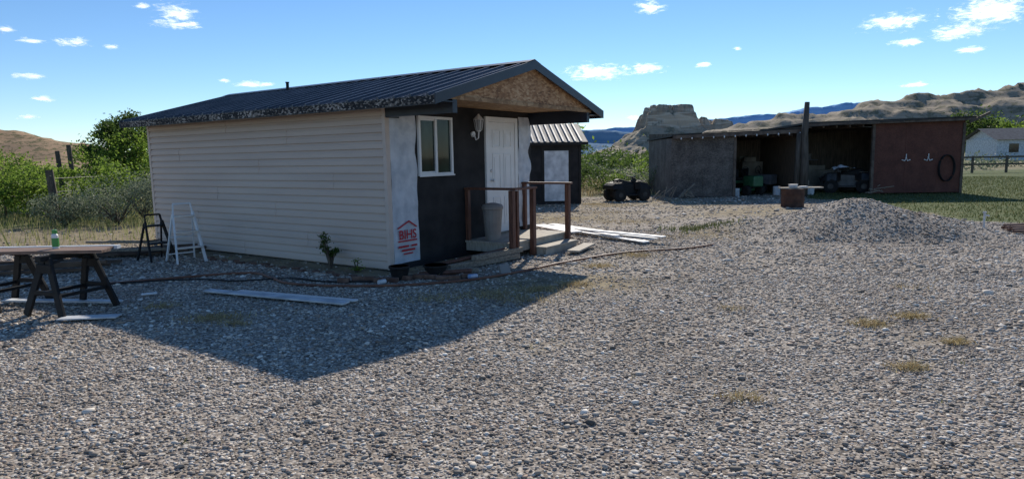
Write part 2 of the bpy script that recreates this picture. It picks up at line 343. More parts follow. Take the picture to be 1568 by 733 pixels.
for k in range(6):
    a=k*PI/3; b_.beam((lx+.05*math.cos(a),-.14+.05*math.sin(a),2.16),(lx+.082*math.cos(a),-.14+.082*math.sin(a),2.342),.008,.008)
b_.obj('wall_lantern',M_white,H)
b_=MB(); b_.tube([(lx,-.14,2.162),(lx,-.14,2.338)],[.04,.07],6); b_.obj('lantern_glass',mat('lantern_pane',(.25,.26,.27),(.35,.36,.37),rough=.15),H)
ex=.45; ze=2.52; zr=3.19; yf=-1.34; yb=LL+.18; th=.035
sl=(zr-ze)/(2+ex)
b_=MB()
b_.add([(-ex,yf,ze),(2,yf,zr),(W+ex,yf,ze),(-ex,yb,ze),(2,yb,zr),(W+ex,yb,ze),(-ex,yf,ze-th),(2,yf,zr-th),(W+ex,yf,ze-th),(-ex,yb,ze-th),(2,yb,zr-th),(W+ex,yb,ze-th)],
 [(0,1,4,3),(1,2,5,4),(6,9,10,7),(7,10,11,8),(0,3,9,6),(2,8,11,5),(0,6,7,1),(1,7,8,2),(3,4,10,9),(4,5,11,10)])
y=yf+.12
while y<yb:
    for hw,hh,off in ((.026,.032,0),(.010,.010,.1),(.010,.010,-.1)):
        yc=y+off
        for sx in (-1,1):
            xa=2+sx*(2+ex+.012); za_=ze-.003
            P=[(xa,yc-hw,za_),(xa,yc+hw,za_),(2,yc+hw,zr),(2,yc-hw,zr),(xa,yc-hw*.5,za_+hh),(xa,yc+hw*.5,za_+hh),(2,yc+hw*.5,zr+hh),(2,yc-hw*.5,zr+hh)]
            b_.add(P,[(4,5,6,7),(0,4,7,3),(1,2,6,5),(0,1,5,4)])
    y+=.305
b_.obj('metal_roof',M_roof,H)
b_=MB()
for sx in (-1,1):
    b_.add([(2,yf-.02,zr+.045),(2+sx*.2,yf-.02,zr+.045-.2*sl-.005),(2+sx*.2,yb+.02,zr+.045-.2*sl-.005),(2,yb+.02,zr+.045)],[(0,1,2,3)])
b_.obj('ridge_cap',M_navy,H)
b_=MB()
for sx in (-1,1):
    for yy_ in (yf-.03,yb+.005):
        xa=2+sx*(2+ex+.02)
        b_.add([(xa,yy_,ze+.02),(2,yy_,zr+.03),(2,yy_,zr-.11),(xa,yy_,ze-.12),(xa,yy_+.025,ze+.02),(2,yy_+.025,zr+.03),(2,yy_+.025,zr-.11),(xa,yy_+.025,ze-.12)],[(0,1,2,3),(7,6,5,4),(0,4,5,1),(3,2,6,7),(0,3,7,4)])
b_.obj('rake_fascia',M_navy,H)
b_=MB(); vs=[];fs=[]; k_=200
for i in range(k_+1):
    yy_=yf+(yb-yf)*i/k_; dz=.022*mn.noise(Vector((yy_*6,1,1)))+.016*mn.noise(Vector((yy_*21,1,1)))
    vs+=[(-ex-.016,yy_,ze-.01+.016*mn.noise(Vector((yy_*9,5,1)))),(-ex-.02+.008*mn.noise(Vector((yy_*11,2,2))),yy_,ze-.11+dz)]
for i in range(k_): a=2*i; fs.append((a,a+2,a+3,a+1)[::-1])
b_.add(vs,fs); b_.obj('eave_flashing',M_mott,H)
b_=MB(); b_.box(-ex-.008,-ex+.02,yf,yb,ze-.12,ze-.02); b_.box(W+ex-.02,W+ex+.008,yf,yb,ze-.12,ze-.02); b_.obj('eave_fascia',M_navy,H)
b_=MB(); b_.box(-ex+.02,-.002,yf+.02,yb-.02,ze-.075,ze-.06); b_.box(W+.002,W+ex-.02,yf+.02,yb-.02,ze-.075,ze-.06); b_.obj('soffit',M_navy,H)
def gable(y0,y1,m,name,zb_):
    b=MB(); xl=-.12; zz=ze+(xl+ex)*sl-th-.004
    b.add([(xl,y0,zb_),(W-xl,y0,zb_),(W-xl,y0,zz),(2,y0,zr-th-.004),(xl,y0,zz),(xl,y1,zb_),(W-xl,y1,zb_),(W-xl,y1,zz),(2,y1,zr-th-.004),(xl,y1,zz)],
     [(0,1,2,3,4),(9,8,7,6,5),(0,5,6,1),(1,6,7,2),(2,7,8,3),(3,8,9,4),(4,9,5,0)])
    return b.obj(name,m,H)
gable(-1.27,-1.25,M_osb,'gable_panel',2.53); gable(LL-.06,LL-.04,M_trim,'rear_gable',2.47)
b_=MB(); b_.box(-.05,W+.05,-1.245,-.003,2.545,2.56); b_.obj('porch_ceiling',M_osb2,H)
b_=MB(); b_.box(-.1,W+.1,-1.295,-1.272,2.49,2.545); b_.obj('gable_trim',M_osb2,H)
b_=MB(); b_.box(-.03,.07,-1.29,-.002,2.31,2.54); b_.box(W-.07,W+.03,-1.29,-.002,2.31,2.54); b_.box(-.02,.25,-.03,-.002,2.30,2.54); b_.obj('porch_beam',M_navy,H)
b_=MB(); b_.tube([(1.85,4.6,3.1),(1.85,4.6,3.30)],.032,10); b_.tube([(1.85,4.6,3.30),(1.85,4.6,3.32)],.042,10); b_.obj('vent_pipe',M_blk,H)
b_=MB()
for i in range(7):
    y_=-.97+i*.138; b_.box(1.80,3.72,y_,y_+.13,.24,.275)
b_.box(1.82,3.70,-.95,-.93,.10,.238); b_.box(1.82,1.84,-.92,-.02,.10,.238); b_.box(3.68,3.70,-.92,-.02,.10,.238)
b_.box(2.45,3.6,-1.27,-.99,.12,.15); b_.box(2.47,3.58,-1.25,-1.23,0,.118); b_.box(2.47,2.5,-1.22,-1.0,0,.118); b_.box(3.55,3.58,-1.22,-1.0,0,.118)
b_.obj('porch_deck',M_deck,H,bevel=.004)
b_=MB()
def post(x,y,z0,z1,w=.085): b_.box(x-w/2,x+w/2,y-w/2,y+w/2,z0,z1)
post(1.84,-.06,.27,1.15,.07); post(1.78,-1.02,0,1.15); post(1.92,-1.02,0,1.14,.06); post(2.42,-1.02,.0,1.15); post(3.66,-1.02,0,1.17,.085); post(3.66,-.06,.27,1.17,.07)
b_.box(1.79,1.89,-1.08,-.02,1.152,1.19); b_.box(1.895,2.48,-1.08,-.97,1.152,1.19); b_.box(3.61,3.71,-1.10,-.02,1.172,1.21)
b_.obj('porch_railing',M_red,H,bevel=.005)
E=empty('trash_bin',(-.33,11.3,.275),.5)
b_=MB(); b_.tube([(0,0,0),(0,0,.02),(0,0,.52),(0,0,.54),(0,0,.58)],[.13,.135,.175,.19,.19],16); b_.tube([(0,0,.582),(0,0,.61),(0,0,.64)],[.185,.17,.06],16); b_.obj('bin_body',M_grey,E)

# ------------------------------------------------------------------ things around the cabin
def board(name,a,b,w,t,m,z=.03,parent=None):
    q=MB(); q.beam((a[0],a[1],z+t/2),(b[0],b[1],z+t/2),w,t); return q.obj(name,m,parent,bevel=.002)
board('trim_board',(-4.0,8.40),(-1.95,7.48),.13,.02,M_dirtywhite,.03)
board('trim_board',(-3.55,8.33),(-1.86,7.62),.07,.018,M_white,.03)
E=empty('siding_scrap_pile')
for i,(a,c_,w_) in enumerate([((.75,15.5),(2.55,12.3),.16),((.95,15.6),(2.75,12.5),.2),((1.0,14.9),(2.1,12.9),.12),((1.4,14.0),(2.9,12.35),.15),((.6,14.7),(1.3,13.2),.3)]):
    board('piece',a,c_,w_,.025,M_dirtywhite if i%2 else M_white,.04+.027*i,E)
board('step_board',(1.05,11.15),(1.45,12.1),.22,.03,M_deck,.05)
def hose(name,pts,r,m):
    P=[]; pts=[Vector((p[0],p[1],0)) for p in pts]
    for i in range(len(pts)-1):
        p0=pts[max(i-1,0)];p1=pts[i];p2=pts[i+1];p3=pts[min(i+2,len(pts)-1)]
        for k in range(8):
            t=k/8; v=.5*((2*p1)+(p2-p0)*t+(2*p0-5*p1+4*p2-p3)*t*t+(-p0+3*p1-3*p2+p3)*t**3)
            v.z=float(gz(v.x,v.y))+.025; P.append(v)
    b=MB(); b.tube(P,r,6); return b.obj(name,m,smooth=True)
M_hose=mat('hose_rubber',(.15,.06,.035),(.23,.10,.055),rough=.5)
hose('garden_hose',[(-5.9,9.0),(-5.0,9.42),(-4.0,9.75),(-3.5,9.3),(-3.08,8.85),(-2.3,8.63),(-1.44,8.6),(-.58,8.9),(.15,9.5),(.9,10.3),(2.0,11.2),(3.1,11.6),(3.8,12.1)],.018,M_hose)
hose('garden_hose',[(-6.1,8.9),(-5.3,9.2),(-4.5,9.3),(-3.9,9.1),(-3.2,9.2),(-2.6,8.95),(-1.9,8.9)],.011,M_blk)
E=empty('garden_edging')
q=MB()
for i in range(11):
    t=i/10; x=-2.35+1.7*t; y=8.95+.1*math.sin(i*1.3)+.15*t; M_=Matrix.Translation((x,y,.04))@Matrix.Rotation(random.uniform(-.4,.4),4,'Z')@Matrix.Rotation(random.uniform(-.15,.15),4,'X')
    q.box(-.085,.085,-.045,.045,-.04,.03,M_)
for i in range(15):
    t=i/22; p=HC+aa*(t*5.8+.2)-bb*(.62+.06*math.sin(i*2.1)); M_=Matrix.Translation((p[0],p[1],.01))@Matrix.Rotation(random.uniform(-.5,.5)+2.55,4,'Z')
    q.box(-.07,.07,-.045,.045,-.03,.025,M_)
q.obj('bricks',M_ochre,E,bevel=.01)
q=MB(); q.beam((-.95,9.62,.07),(.1,10.75,.07),.09,.09); q.beam((-.6,9.95,.16),(.15,10.85,.16),.09,.08); q.beam((-1.3,9.35,.05),(-.5,9.5,.05),.08,.08); q.obj('timbers',M_wood,E,bevel=.006)
q=MB(); q.tube([(-1.35,9.3,.04),(-.6,9.4,.06)],.035,8); q.tube([(-1.1,9.75,.10),(-.1,10.6,.2)],.03,8); q.obj('red_pole',M_red,E)
E=empty('plant_pot',(-1.6,9.12,.0)); q=MB(); q.tube([(0,0,0),(0,0,.16),(0,0,.17),(0,0,.2),(0,0,.2),(0,0,.15)],[.105,.14,.155,.155,.135,.13],16); q.obj('pot',M_blk,E)
E=empty('plant_pot',(-1.12,9.4,.0)); q=MB(); q.tube([(0,0,0),(0,0,.13),(0,0,.14),(0,0,.16),(0,0,.16),(0,0,.12)],[.13,.17,.185,.185,.165,.16],16); q.obj('pot',M_blk,E)
E=empty('drink_can',(-.56,9.05,.045),.4); q=MB(); q.tube([(-.07,0,0),(-.062,0,0),(.062,0,0),(.07,0,0)],[.024,.033,.033,.024],12); q.obj('can',mat('can_blue',(.1,.25,.5),(.6,.6,.65),scale=14,rough=.3),E)
E=empty('drink_can',(-1.78,8.75,.045),.9); q=MB(); q.tube([(-.06,0,0),(-.055,0,0),(.055,0,0),(.06,0,0)],[.024,.033,.033,.024],12); q.obj('can',M_dirtywhite,E)
E=empty('paver_block',(-.1,9.3,.02),.5); q=MB(); q.box(-.08,.08,-.03,.03,0,.15,Matrix.Rotation(-.5,4,'X')); q.obj('block',M_grey,E,bevel=.008)

def sawhorse(cx,cy,rz):
    E=empty('sawhorse',(cx,cy,0),rz); q=MB()
    q.box(-.045,.045,-.34,.34,.64,.70)
    for sy in (-1,1):
        for sx in (-1,1):
            a=(sx*.04,sy*.25,.66); b=(sx*.29,sy*.33,.02); q.beam(a,b,.09,.035,up=(0,1,0))
            q.beam((sx*.05,sy*.25,.60),(sx*.10,sy*.12,.645),.03,.03)
        q.beam((-.19,sy*.30,.28),(.19,sy*.30,.28),.03,.05); q.box(-.12,.12,sy*.27-.02,sy*.27+.02,.5,.6)
    q.beam((-.19,-.30,.25),(-.19,.30,.25),.03,.04); q.beam((.19,-.30,.25),(.19,.30,.25),.03,.04)
    q.obj('frame',M_blk,E,bevel=.006); return E
sawhorse(-5.12,7.45,-.36); sawhorse(-6.12,7.75,-.25)
E=empty('work_table_planks')
q=MB(); q.box(-7.4,-4.62,7.28,7.46,.705,.74); q.box(-7.3,-4.70,7.465,7.64,.705,.738); q.obj('planks',mat('plank_red',(.13,.075,.055),(.30,.2,.15),scale=4,rough=.8,stretch=(1,8,8)),E,bevel=.003)
q=MB(); q.box(-7.35,-4.66,7.645,7.72,.705,.745); q.obj('white_board',M_dirtywhite,E)
E=empty('spray_can',(-5.28,7.5,.742)); q=MB(); q.tube([(0,0,0),(0,0,.15),(0,0,.17)],[.035,.035,.022],14); q.obj('body',M_white,E)
q=MB(); q.tube([(0,0,.17),(0,0,.21),(0,0,.215)],[.026,.026,.02],12); q.tube([(0,0,.02),(0,0,.12)],.0362,14); q.obj('cap_label',M_green,E)
board('trim_board',(-4.95,6.98),(-4.35,7.05),.16,.015,M_dirtywhite,.03)
board('trim_board',(-6.3,7.95),(-4.75,7.75),.12,.02,M_dirtywhite,.04)
board('trim_board',(-4.75,8.2),(-4.6,8.3),.07,.015,M_white,.03)
E=empty('lumber_pile')
q=MB()
for i in range(7):
    x=-7.9+.25*random.uniform(-1,1); y=9.7+i*.13; q.beam((x-1.6,y+random.uniform(-.2,.2),.05+.04*(i%3)),(x+1.2,y+.5+random.uniform(-.3,.3),.05+.04*(i%3)),.08,.05)
for i in range(5):
    q.beam((-8.6+i*.3,11.6+.1*i,.05+.06*(i%2)),(-6.3+i*.1,11.9+.15*i,.08+.06*(i%2)),.1,.05)
q.obj('boards',M_oldw,E)
q=MB(); q.beam((-8.2,11.2,.2),(-6.2,11.7,.16),.09,.04); q.beam((-8.,12.2,.25),(-6.6,12.4,.2),.09,.04); q.obj('boards_grey',M_wood,E)
def ladder(cx,cy,rz,h,m,steps=3,w=.42):
    E=empty('step_ladder',(cx,cy,0),rz); q=MB(); dep=.62*h*.5
    for sx in (-1,1):
        q.beam((sx*w*.5,-dep,0),(sx*w*.34,0,h*.86),.032,.05); q.beam((sx*w*.5,dep,0),(sx*w*.34,.03,h*.82),.028,.034)
        q.beam((sx*w*.34,0,h*.82),(sx*w*.30,.03,h),.024,.03)
    q.beam((-w*.31,.03,h),(w*.31,.03,h),.03,.03); q.beam((-w*.46,dep*.85,.12),(w*.46,dep*.85,.12),.02,.02); q.beam((-w*.41,dep*.5,h*.42),(w*.41,dep*.5,h*.42),.02,.02)
    q.obj('frame',m,E,bevel=.003); q=MB()
    for i in range(steps):
        t=(i+1)/(steps+.25); y=-dep*(1-t); z=h*.86*t; ww=w*(.5-.16*t); q.box(-ww,ww,y-.07,y+.07,z-.015,z+.012)
    q.obj('treads',M_blk if m is M_blk else M_alu,E,bevel=.003)
ladder(-5.65,11.2,.75,1.0,M_white,3,.46); ladder(-6.3,11.45,.95,.80,M_blk,2)

# ------------------------------------------------------------------ small black shed
E=empty('black_tool_shed',(2.45,23.2,0),0.10)
M_galv=mat('galvanised',(.09,.09,.09),(.28,.28,.28),scale=4,rough=.7,stretch=(4,.5,1),spec=.2)
M_rib=mat('galvanised_rib',(.25,.25,.25),(.45,.45,.46),scale=4,rough=.6,spec=.3)
q=MB(); q.box(-3.0,0,0,.1,0,2.2); q.box(-.1,-.002,.102,3.0,0,2.2); q.box(-3,-2.9,.102,3.0,0,2.2); q.box(-2.9,-.1,2.9,3,0,2.2)
q.add([(-.003,.0,2.2),(-.003,3,2.2),(-.003,1.5,2.85)],[(0,1,2)]); q.add([(-2.99,.0,2.2),(-2.99,3,2.2),(-2.99,1.5,2.85)],[(2,1,0)]); q.obj('walls',M_wrap,E)
q=MB(); zf,zr2=2.17,2.88
q.add([(-3.2,-.25,zf),(.22,-.25,zf),(.22,1.5,zr2),(-3.2,1.5,zr2),(.22,3.25,zf),(-3.2,3.25,zf)],[(0,1,2,3),(3,2,4,5)])
q.obj('metal_roof',M_galv,E)
q=MB(); x=-3.15
while x<.2: q.beam((x,-.26,zf+.02),(x,1.5,zr2+.02),.05,.04); x+=.21
q.obj('roof_ribs',M_rib,E)
q=MB(); q.box(-3.2,.22,-.27,-.25,zf-.10,zf-.005); q.beam((.225,-.25,zf-.06),(.225,1.5,zr2-.06),.02,.11); q.beam((.225,3.25,zf-.06),(.225,1.5,zr2-.06),.02,.11); q.obj('fascia',M_dark,E)
q=MB(); q.box(-1.28,-.42,-.03,0,.12,1.88); q.obj('door',M_dirtywhite,E,bevel=.004)
q=MB(); q.box(-1.36,-1.285,-.035,0,.1,1.95); q.box(-.415,-.34,-.035,0,.1,1.95); q.box(-1.285,-.415,-.034,0,1.885,1.95); q.box(-.04,.03,-.04,.04,0,2.17); q.obj('door_frame',M_dark,E)

# ------------------------------------------------------------------ open pole barn
M_bark=chipmat('weathered_board',[(0,(.03,.026,.024)),(.4,(.085,.072,.064)),(.6,(.14,.12,.105)),(1,(.24,.21,.19))],scale=26,stretch=(1,1,1.4),chip=.35)
M_rust=chipmat('red_osb',[(0,(.05,.018,.013)),(.4,(.10,.036,.026)),(.65,(.13,.048,.034)),(1,(.17,.07,.05))],scale=26,stretch=(1,1,1.4),chip=.3)
M_roofb=mat('old_roofing',(.02,.02,.02),(.05,.045,.04),scale=3)
E=empty('pole_barn',(6.25,25.6,0),-.02)
q=MB(); q.box(0,1.22,-.03,.0,.02,2.30); q.box(1.225,2.42,-.035,.0,.02,2.32); q.box(0,.04,.01,4.5,0,2.3); q.obj('grey_panels',M_bark,E)
q=MB(); q.box(7.78,8.98,-.03,0,.05,2.78); q.box(8.984,10.2,-.034,0,.05,2.78); q.box(10.204,11.2,-.03,0,.05,2.78); q.box(11.16,11.2,.01,4.5,0,2.75); q.obj('red_panels',M_rust,E)
q=MB(); q.box(0,11.2,4.5,4.6,0,2.6); q.box(5.0,5.05,.4,4.4,0,2.4); q.obj('rear_wall',mat('barn_dark_wood',(.09,.07,.05),(.20,.155,.115),scale=5,stretch=(5,5,.5)),E)
q=MB()
q.add([(-.05,-.25,2.36),(5.0,-.25,2.52),(5.0,4.8,2.45),(-.05,4.8,2.3),(-.05,-.25,2.42),(5.0,-.25,2.58),(5.0,4.8,2.51),(-.05,4.8,2.36)],[(0,3,2,1),(4,5,6,7),(0,1,5,4),(1,2,6,5),(3,0,4,7)])
q.add([(5.1,-.25,2.74),(11.45,-.25,2.86),(11.45,4.8,2.8),(5.1,4.8,2.65),(5.1,-.25,2.81),(11.45,-.25,2.93),(11.45,4.8,2.88),(5.1,4.8,2.72)],[(0,3,2,1),(4,5,6,7),(0,1,5,4),(1,2,6,5),(3,0,4,7)])
for i in range(12): q.beam((.2+i*.95,-.28-.05*random.random(),2.44+.04*i),(1.1+i*.95,-.28,2.47+.04*i),.03,.025)
q.obj('roof',M_roofb,E)
q=MB(); q.box(5.0,5.06,4.5,4.6,2.4,2.7); q.box(5.06,11.2,4.5,4.6,2.6,2.75); q.beam((0,-.27,2.33),(5,-.27,2.48),.05,.13); q.beam((5.1,-.27,2.70),(11.4,-.27,2.82),.05,.09); q.beam((11.2,-.27,2.7),(11.95,-.27,3.05),.06,.09)
for x in (2.45,7.75,11.17): q.box(x-.05,x+.05,-.06,.05,0,2.4 if x<5 else 2.7)
for i in range(5): q.beam((5.3+i*.5,-.1,2.65),(5.3+i*.5,4.4,2.58),.05,.12)
for i in range(5): q.beam((2.6+i*.5,-.1,2.36),(2.6+i*.5,4.4,2.3),.05,.12)
q.obj('beams',mat('barn_beam',(.07,.05,.04),(.15,.115,.09),scale=5),E)
q=MB(); q.tube([(4.95,-.45,0),(4.97,-.45,1.2),(4.93,-.45,2.4),(4.98,-.45,3.55)],[.16,.15,.12,.09],10); q.tube([(4.7,-.38,0),(4.72,-.38,1.3),(4.75,-.38,2.4)],[.11,.1,.09],8); q.obj('log_post',mat('log',(.05,.04,.032),(.12,.10,.08),scale=4,stretch=(6,6,.6),bump=.6),E,smooth=True)
q=MB()
for i in range(12): x=.3+i*.41; q.tube([(x,-.33,2.22+x*.03),(x,-.33,2.26+x*.03),(x,-.33,2.30+x*.03)],[.015,.03,.012],8)
q.obj('string_lights',M_white,E)
q=MB()
for x in (9.0,9.85):
    q.tube([(x-.16,-.08,1.32),(x-.05,-.09,1.28),(x,-.09,1.40),(x+.05,-.09,1.28),(x+.16,-.08,1.32)],.02,6); q.tube([(x,-.03,1.40),(x,-.1,1.40)],.02,6); q.tube([(x,-.09,1.40),(x,-.09,1.54)],.016,6)
q.obj('hooks',M_white,E)
q=MB()
for k in range(3):
    P=[(10.55+.30*math.cos(t*PI/12)+.01*k,-.06-.03*k,.98+.5*math.sin(t*PI/12)) for t in range(25)]; q.tube(P,.016,6,False)
q.obj('coiled_hose',M_blk,E)
q=MB()
for i in range(9):
    x=[2.7,3.0,3.4,4.2,4.5,5.4,5.8,7.0,7.4][i]; z_=random.uniform(1.0,2.1); q.beam((x,4.42,z_-random.uniform(.5,.9)),(x+random.uniform(-.15,.15),4.44,z_),.03,.04); q.box(x-.1,x+.1,4.38,4.42,z_-.12,z_+.05)
for i in range(6): q.beam((5.3+.12*i,4.2,0),(5.5+.1*i,4.4,2.0-.1*i),.03,.05)
q.obj('hanging_tools',mat('tool_mix',(.08,.07,.06),(.35,.30,.22),scale=3),E)
q=MB(); q.box(5.3,7.4,3.9,4.4,1.3,1.34); q.box(5.4,5.7,4.,4.3,1.342,1.6); q.box(5.8,6.3,4.,4.3,1.342,1.55); q.box(6.5,6.75,4.,4.3,1.342,1.68); q.tube([(7.1,4.15,1.342),(7.1,4.15,1.6)],.11,12); q.obj('shelf',mat('shelf_mix',(.10,.12,.16),(.42,.36,.28),scale=1.7),E,bevel=.01)

M_frame=mat('dark_metal',(.03,.03,.032),(.06,.06,.062),rough=.4,metallic=.5)
def quad_bike(loc,rz,s,body,name='quad_bike',rack=True):
    E=empty(name,loc,rz); E.scale=(s,s,s)
    q=MB()
    for sx in (-.6,.6):
        for sy in (-.42,.42):
            q.tube([(sx,sy-.13,.29),(sx,sy-.11,.29),(sx,sy+.11,.29),(sx,sy+.13,.29)],[.22,.29,.29,.22],18)
    q.obj('wheels',M_tire,E)
    q=MB()
    for sx in (-.6,.6):
        for sy in (-.42,.42): q.tube([(sx,sy-.135,.29),(sx,sy+.135,.29)],.11,10)
    q.beam((-.6,-.4,.29),(-.6,.4,.29),.05,.05); q.beam((.6,-.4,.29),(.6,.4,.29),.05,.05)
    for k in range(4): q.beam((.55+.12*k-.15,-.32,.87),(.55+.12*k-.15,.32,.87),.02,.02); q.beam((-.85+.13*k,-.35,.86),(-.85+.13*k,.35,.86),.02,.02)
    for sy in (-.33,.33): q.beam((.38,sy,.86),(.82,sy,.86),.02,.02); q.beam((-.88,sy,.85),(-.42,sy,.85),.02,.02)
    q.tube([(.20,-.38,1.10),(.28,-.15,1.05),(.28,.15,1.05),(.20,.38,1.10)],.025,8); q.tube([(.38,0,.7),(.28,0,1.05)],.045,8)
    q.tube([(.95,-.3,.45),(1.03,-.2,.62),(1.03,.2,.62),(.95,.3,.45)],.02,6)
    q.obj('metalwork',M_frame,E)
    q=MB()
    def hull(xs_,zs,ws,z0):
        vs=[];fs=[]
        for x,z_,w_ in zip(xs_,zs,ws): vs+=[(x,-w_,z0),(x,-w_*.8,z_),(x,w_*.8,z_),(x,w_,z0)]
        for i in range(len(xs_)-1):
            a=4*i
            fs.extend([(a,a+1,a+5,a+4),(a+1,a+2,a+6,a+5),(a+2,a+3,a+7,a+6),(a+3,a,a+4,a+7)])
        fs.append((3,2,1,0)); a=4*(len(xs_)-1); fs.append((a,a+1,a+2,a+3)); q.add(vs,fs)
    hull([-.95,-.8,-.5,-.28],[.70,.80,.82,.74],[.5,.56,.56,.34],.54); hull([.24,.40,.75,.98],[.84,.86,.80,.62],[.3,.54,.56,.44],.50); hull([-.75,-.3,.3,.85],[.6,.72,.78,.6],[.2,.24,.24,.2],.22); hull([.22,.34,.46],[.9,1.02,.86],[.12,.16,.14],.7)
    q.box(-.34,.34,-.50,-.2,.24,.31); q.box(-.34,.34,.2,.50,.24,.31)
    q.obj('bodywork',body,E,bevel=.02)
    q=MB(); hull([-.62,-.45,-.1,.2],[.93,.98,.90,.84],[.17,.2,.17,.12],.68); q.obj('seat',M_blk,E,bevel=.03); return E
M_grn=mat('green_paint',(.03,.11,.05),(.05,.15,.07),rough=.4)
quad_bike((4.3,24.3,0),.35,.84,M_blk)
quad_bike((13.7,26.7,0),2.7,1.0,M_frame,'quad_bike')
def mower(loc,rz,body):
    E=empty('riding_mower',loc,rz); q=MB()
    for x,r_,y in ((-.45,.3,.38),(.55,.2,.34)):
        for sy in (-1,1): q.tube([(x,sy*y-.1,r_),(x,sy*y-.08,r_),(x,sy*y+.08,r_),(x,sy*y+.1,r_)],[r_*.7,r_,r_,r_*.7],16)
    q.obj('wheels',M_tire,E)
    q=MB(); q.box(.2,.85,-.24,.24,.35,.78); q.box(-.8,-.15,-.42,.42,.45,.58); q.box(-.2,.35,-.45,.45,.15,.28); q.obj('body',body,E,bevel=.05)
    q=MB(); q.box(-.6,-.2,-.22,.22,.6,.7); q.box(-.68,-.58,-.22,.22,.68,1.02); q.tube([(.2,0,.75),(.05,0,.95)],.02,6)
    q.tube([(.05+.02*math.sin(t),.17*math.cos(t),.97+.15*math.sin(t)) for t in [k*PI/8 for k in range(17)]],.015,6,False); q.obj('seat_and_wheel',M_blk,E,bevel=.01)
mower((9.5,26.7,0),-1.2,M_grn); mower((10.5,28.0,0),-1.0,mat('grey_machine',(.10,.10,.11),(.16,.16,.17)))
E=empty('tarp_bundle',(13.2,26.1,.92)); q=MB(); vs=[];fs=[]
for i in range(9):
    for j in range(9):
        x=-.38+.76*i/8;y=-.25+.5*j/8; vs.append((x,y,.22*math.exp(-(x*x+y*y)*6)+.12*mn.noise(Vector((x*6,y*6,1)))))
for i in range(8):
    for j in range(8): a=i*9+j; fs.append((a,a+1,a+10,a+9))
q.add(vs,fs); q.obj('cloth',M_white,E,smooth=True)
E=empty('barn_clutter')
q=MB()
for (x,y,w_,d_,h_) in [(9.0,28.6,.5,.5,.8),(10.2,28.9,.9,.5,1.3),(13.,28.8,1.2,.5,.9),(12.3,28.5,.4,.4,1.4),(11.8,26.4,.4,.5,.35),(14.3,28.,.4,.4,.7)]:
    q.box(x,x+w_,y,y+d_,0,h_); q.box(x+.1,x+w_*.7,y+.1,y+d_*.7,h_+.002,h_+.2)
q.obj('crates',mat('crate',(.10,.08,.06),(.36,.31,.24),scale=1.5),E,bevel=.01)
q=MB(); q.tube([(11.9,26.0,0),(11.9,26.0,.3)],[.13,.16],12); q.box(11.4,11.8,26.2,26.5,.0,.28); q.box(8.75,9.05,25.9,26.2,0,.3); q.tube([(10.6,26.1,0),(10.6,26.1,.35)],.14,12); q.obj('white_tubs',M_dirtywhite,E)
q=MB()
for i in range(7):
    q.beam((13.7+random.random()*.9,25.2+.4*random.random(),.05+.3*random.random()),(14.3+random.random()*.6,25.4,.1+.3*random.random()),.03,.03)
for i in range(8): q.beam((6.4+random.random()*.7,25.2,.04),(6.5+random.random()*.7,25.3,.2+.35*random.random()),.08,.05)
for i in range(9): q.beam((5.2+random.random()*.8,24.2+random.random()*.4,.03),(5.3+random.random()*.9,24.3,.05+.45*random.random()),.03,.03)
q.obj('scrap',M_wood,E)

E=empty('fire_barrel',(8.75,20.3,0)); q=MB(); q.tube([(0,0,0),(0,0,.01),(0,0,.18),(0,0,.2),(0,0,.38),(0,0,.4),(0,0,.56),(0,0,.57)],[.33,.34,.335,.35,.335,.35,.34,.32],20); q.obj('drum',mat('rust',(.05,.025,.018),(.11,.055,.035),scale=5,rough=.9),E)
q=MB(); q.box(-.42,.88,-.16,.12,.575,.61); q.obj('plank',M_deck,E); q=MB(); q.tube([(-.0,0,.612),(.0,0,.70)],[.12,.14],12); q.box(.2,.42,-.1,.08,.612,.64); q.obj('basin',M_dirtywhite,E)
E=empty('pipe_pile'); q=MB()
for i in range(7): q.tube([(10.0+.05*i,12.9+.12*i,.05+.03*(i%3)),(12.4,13.1+.16*i,.06+.03*(i%2))],.03,7)
q.obj('pipes',mat('pipe_rust',(.13,.07,.05),(.25,.16,.12)),E)
E=empty('water_spigot',(9.75,13.4,float(gz(9.75,13.4)))); q=MB(); q.tube([(0,0,-.1),(0,0,.3)],.02,8); q.tube([(0,0,.3),(0,0,.33)],.035,8); q.tube([(0,0,.26),(.08,-.03,.24)],.016,8); q.obj('standpipe',M_dirtywhite,E)

